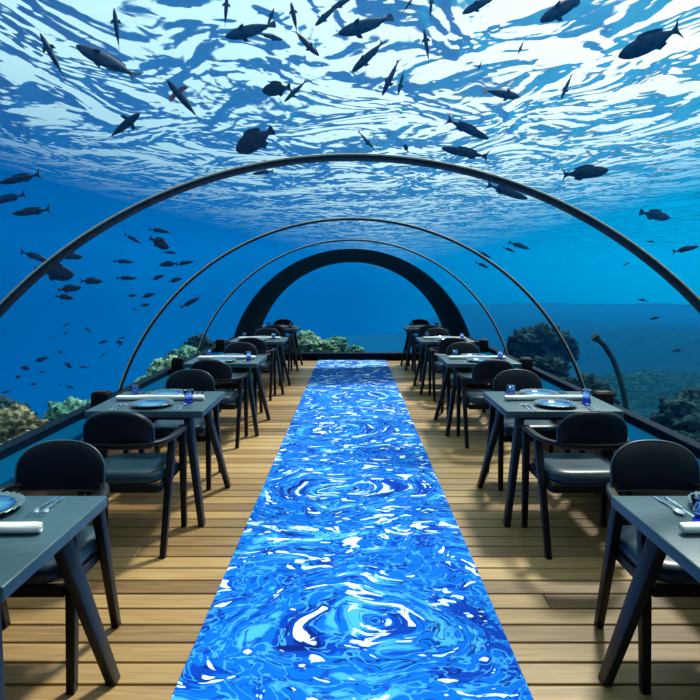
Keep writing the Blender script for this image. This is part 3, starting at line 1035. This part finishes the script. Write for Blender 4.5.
# right side
G3 = 'fish far off in the water on the right'
fish(515, 252, 503, 247, 11.0, 's', 'small fish leading the faint shoal under the second rib at right', 's', True, G3)
fish(530, 249, 508, 242, 11.2, 's', 'slim fish above the leader of the faint shoal at right', 's', True, G3)
fish(491, 258, 478, 251, 11.5, 's', 'left upper fish of the faint shoal at right', 's', True, G3)
fish(489, 268, 475, 262, 11.5, 's', 'left lower fish of the faint shoal at right', 's', True, G3)
fish(650, 319, 660, 317, 9.5, 'm', 'small dark fish low in the bright water at right', 's', True, G3)
fish(672, 351, 683, 350, 9.5, 'm', 'small fish lowest in the water at right', 's', True, G3)
fish(637, 299, 648, 301, 10.5, 's', 'thin small fish above the small dark one at right', 's', True, G3)
fish(655, 242, 646, 241, 9.5, 's', 'small fish close behind the nearest rib at right', 's', True, G3)
fish(630, 262, 623, 266, 12.0, 's', 'speck like fish in the bright water below the nearest rib', 's', True, G3)
fish(670, 218, 640, 212, 9.5, 'c', 'dim blue fish near the right edge above the nearest rib', 's', False, G3)

# ------------------------------------------------------------------ water
HS = 5.3
bm = bmesh.new()
for f in ((-150, -40), (150, -40), (150, 220), (-150, 220)):
    bm.verts.new((f[0], f[1], HS))
bm.faces.new(bm.verts)
tag(obj('water_surface', bm, M['surface']), 'rippling sea surface overhead seen from below', 'water', kind='stuff')

bm = bmesh.new()
box(bm, (5, 30, -2.4), (56, 72, 15.2))
b2 = bmesh.new()
n = 64
r0 = [b2.verts.new((2.24 * math.cos(2 * PI * k / n), Y0 - 0.05, 2.24 * math.sin(2 * PI * k / n))) for k in range(n)]
r1 = [b2.verts.new((2.24 * math.cos(2 * PI * k / n), YE + 0.15, 2.24 * math.sin(2 * PI * k / n))) for k in range(n)]
for k in range(n):
    b2.faces.new((r0[k], r0[(k + 1) % n], r1[(k + 1) % n], r1[k]))
b2.faces.new(r0); b2.faces.new(r1)
bmesh.ops.recalc_face_normals(b2, faces=b2.faces)
bmesh.ops.reverse_faces(b2, faces=b2.faces)
merge(bm, b2)
o = obj('sea_water', bm, water_mat(0.034, 0.012), recalc=False)
tag(o, 'hazy blue sea water all around the tunnel', 'water', kind='stuff')

# ------------------------------------------------------------------ daylight
w = bpy.data.worlds.new('World'); SC.world = w; w.use_nodes = True
class WT(NT):
    def __init__(s, tree):
        s.t = tree
q = WT(w.node_tree)
q.t.nodes.clear()
out = q.n('OutputWorld')
tc = q.n('TexCoord')
sep = q.n('SeparateXYZ', Vector=tc.outputs['Generated'])
X, Y, Z = sep.outputs
side = q.ramp(q.math('ADD', q.math('MULTIPLY', X, 0.5), 0.5), [(0.25, (0.0, 0.085, 0.34)), (0.50, (0.0, 0.080, 0.29)), (0.74, (0.0, 0.40, 0.69))])
zz = q.math('ADD', q.math('MULTIPLY', Z, 0.5), 0.5)
low = q.ramp(zz, [(0.30, 1.1), (0.42, 0.9), (0.485, 0.68), (0.53, 1.0)])
mul = q.n('Mix', {'data_type': 'RGBA', 'blend_type': 'MULTIPLY'})
mul.inputs[0].default_value = 1.0
q.put(mul.inputs[6], side.outputs[0]); q.put(mul.inputs[7], low.outputs[0])
skyw = q.ramp(q.math('ADD', q.math('MULTIPLY', Y, 0.5), 0.5), [(0.15, (0.22, 0.38, 0.46)), (0.75, (0.74, 1.05, 1.08))])
azi = q.math('MULTIPLY', q.math('ABSOLUTE', q.math('SUBTRACT', X, 0.06)), 0.13)
upf = q.ramp(q.math('SUBTRACT', zz, azi), [(0.508, 0.0), (0.55, 0.62), (0.60, 0.9), (0.66, 1.0)])
skyc = q.mixc(upf.outputs[0], mul.outputs[2], q.mixc(q.ramp(q.math('ADD', q.math('MULTIPLY', X, 0.5), 0.5), [(0.40, 0.0), (0.72, 1.0)]).outputs[0], skyw.outputs[0], (1.35, 1.38, 1.25, 1)))
bg = q.n('Background', Color=skyc, Strength=1.0)
q.t.links.new(bg.outputs[0], out.inputs['Surface'])

sun = bpy.data.lights.new('sun', 'SUN')
sun.energy = 6.0; sun.angle = math.radians(7); sun.color = (1.0, 0.93, 0.80)
so = link(bpy.data.objects.new('sun', sun))
d = Vector((-0.42, -0.75, -1.15))
so.rotation_euler = d.to_track_quat('-Z', 'Y').to_euler()

vs = SC.view_settings
vs.view_transform = 'Standard'; vs.look = 'None'; vs.gamma = 1.0; vs.exposure = 0.0
SC.display_settings.display_device = 'sRGB'
try: vs.use_curve_mapping = False
except Exception: pass
cy = SC.cycles
cy.use_denoising = True
cy.max_bounces = 10; cy.transparent_max_bounces = 16; cy.transmission_bounces = 8; cy.volume_bounces = 1
cy.caustics_refractive = False; cy.caustics_reflective = False
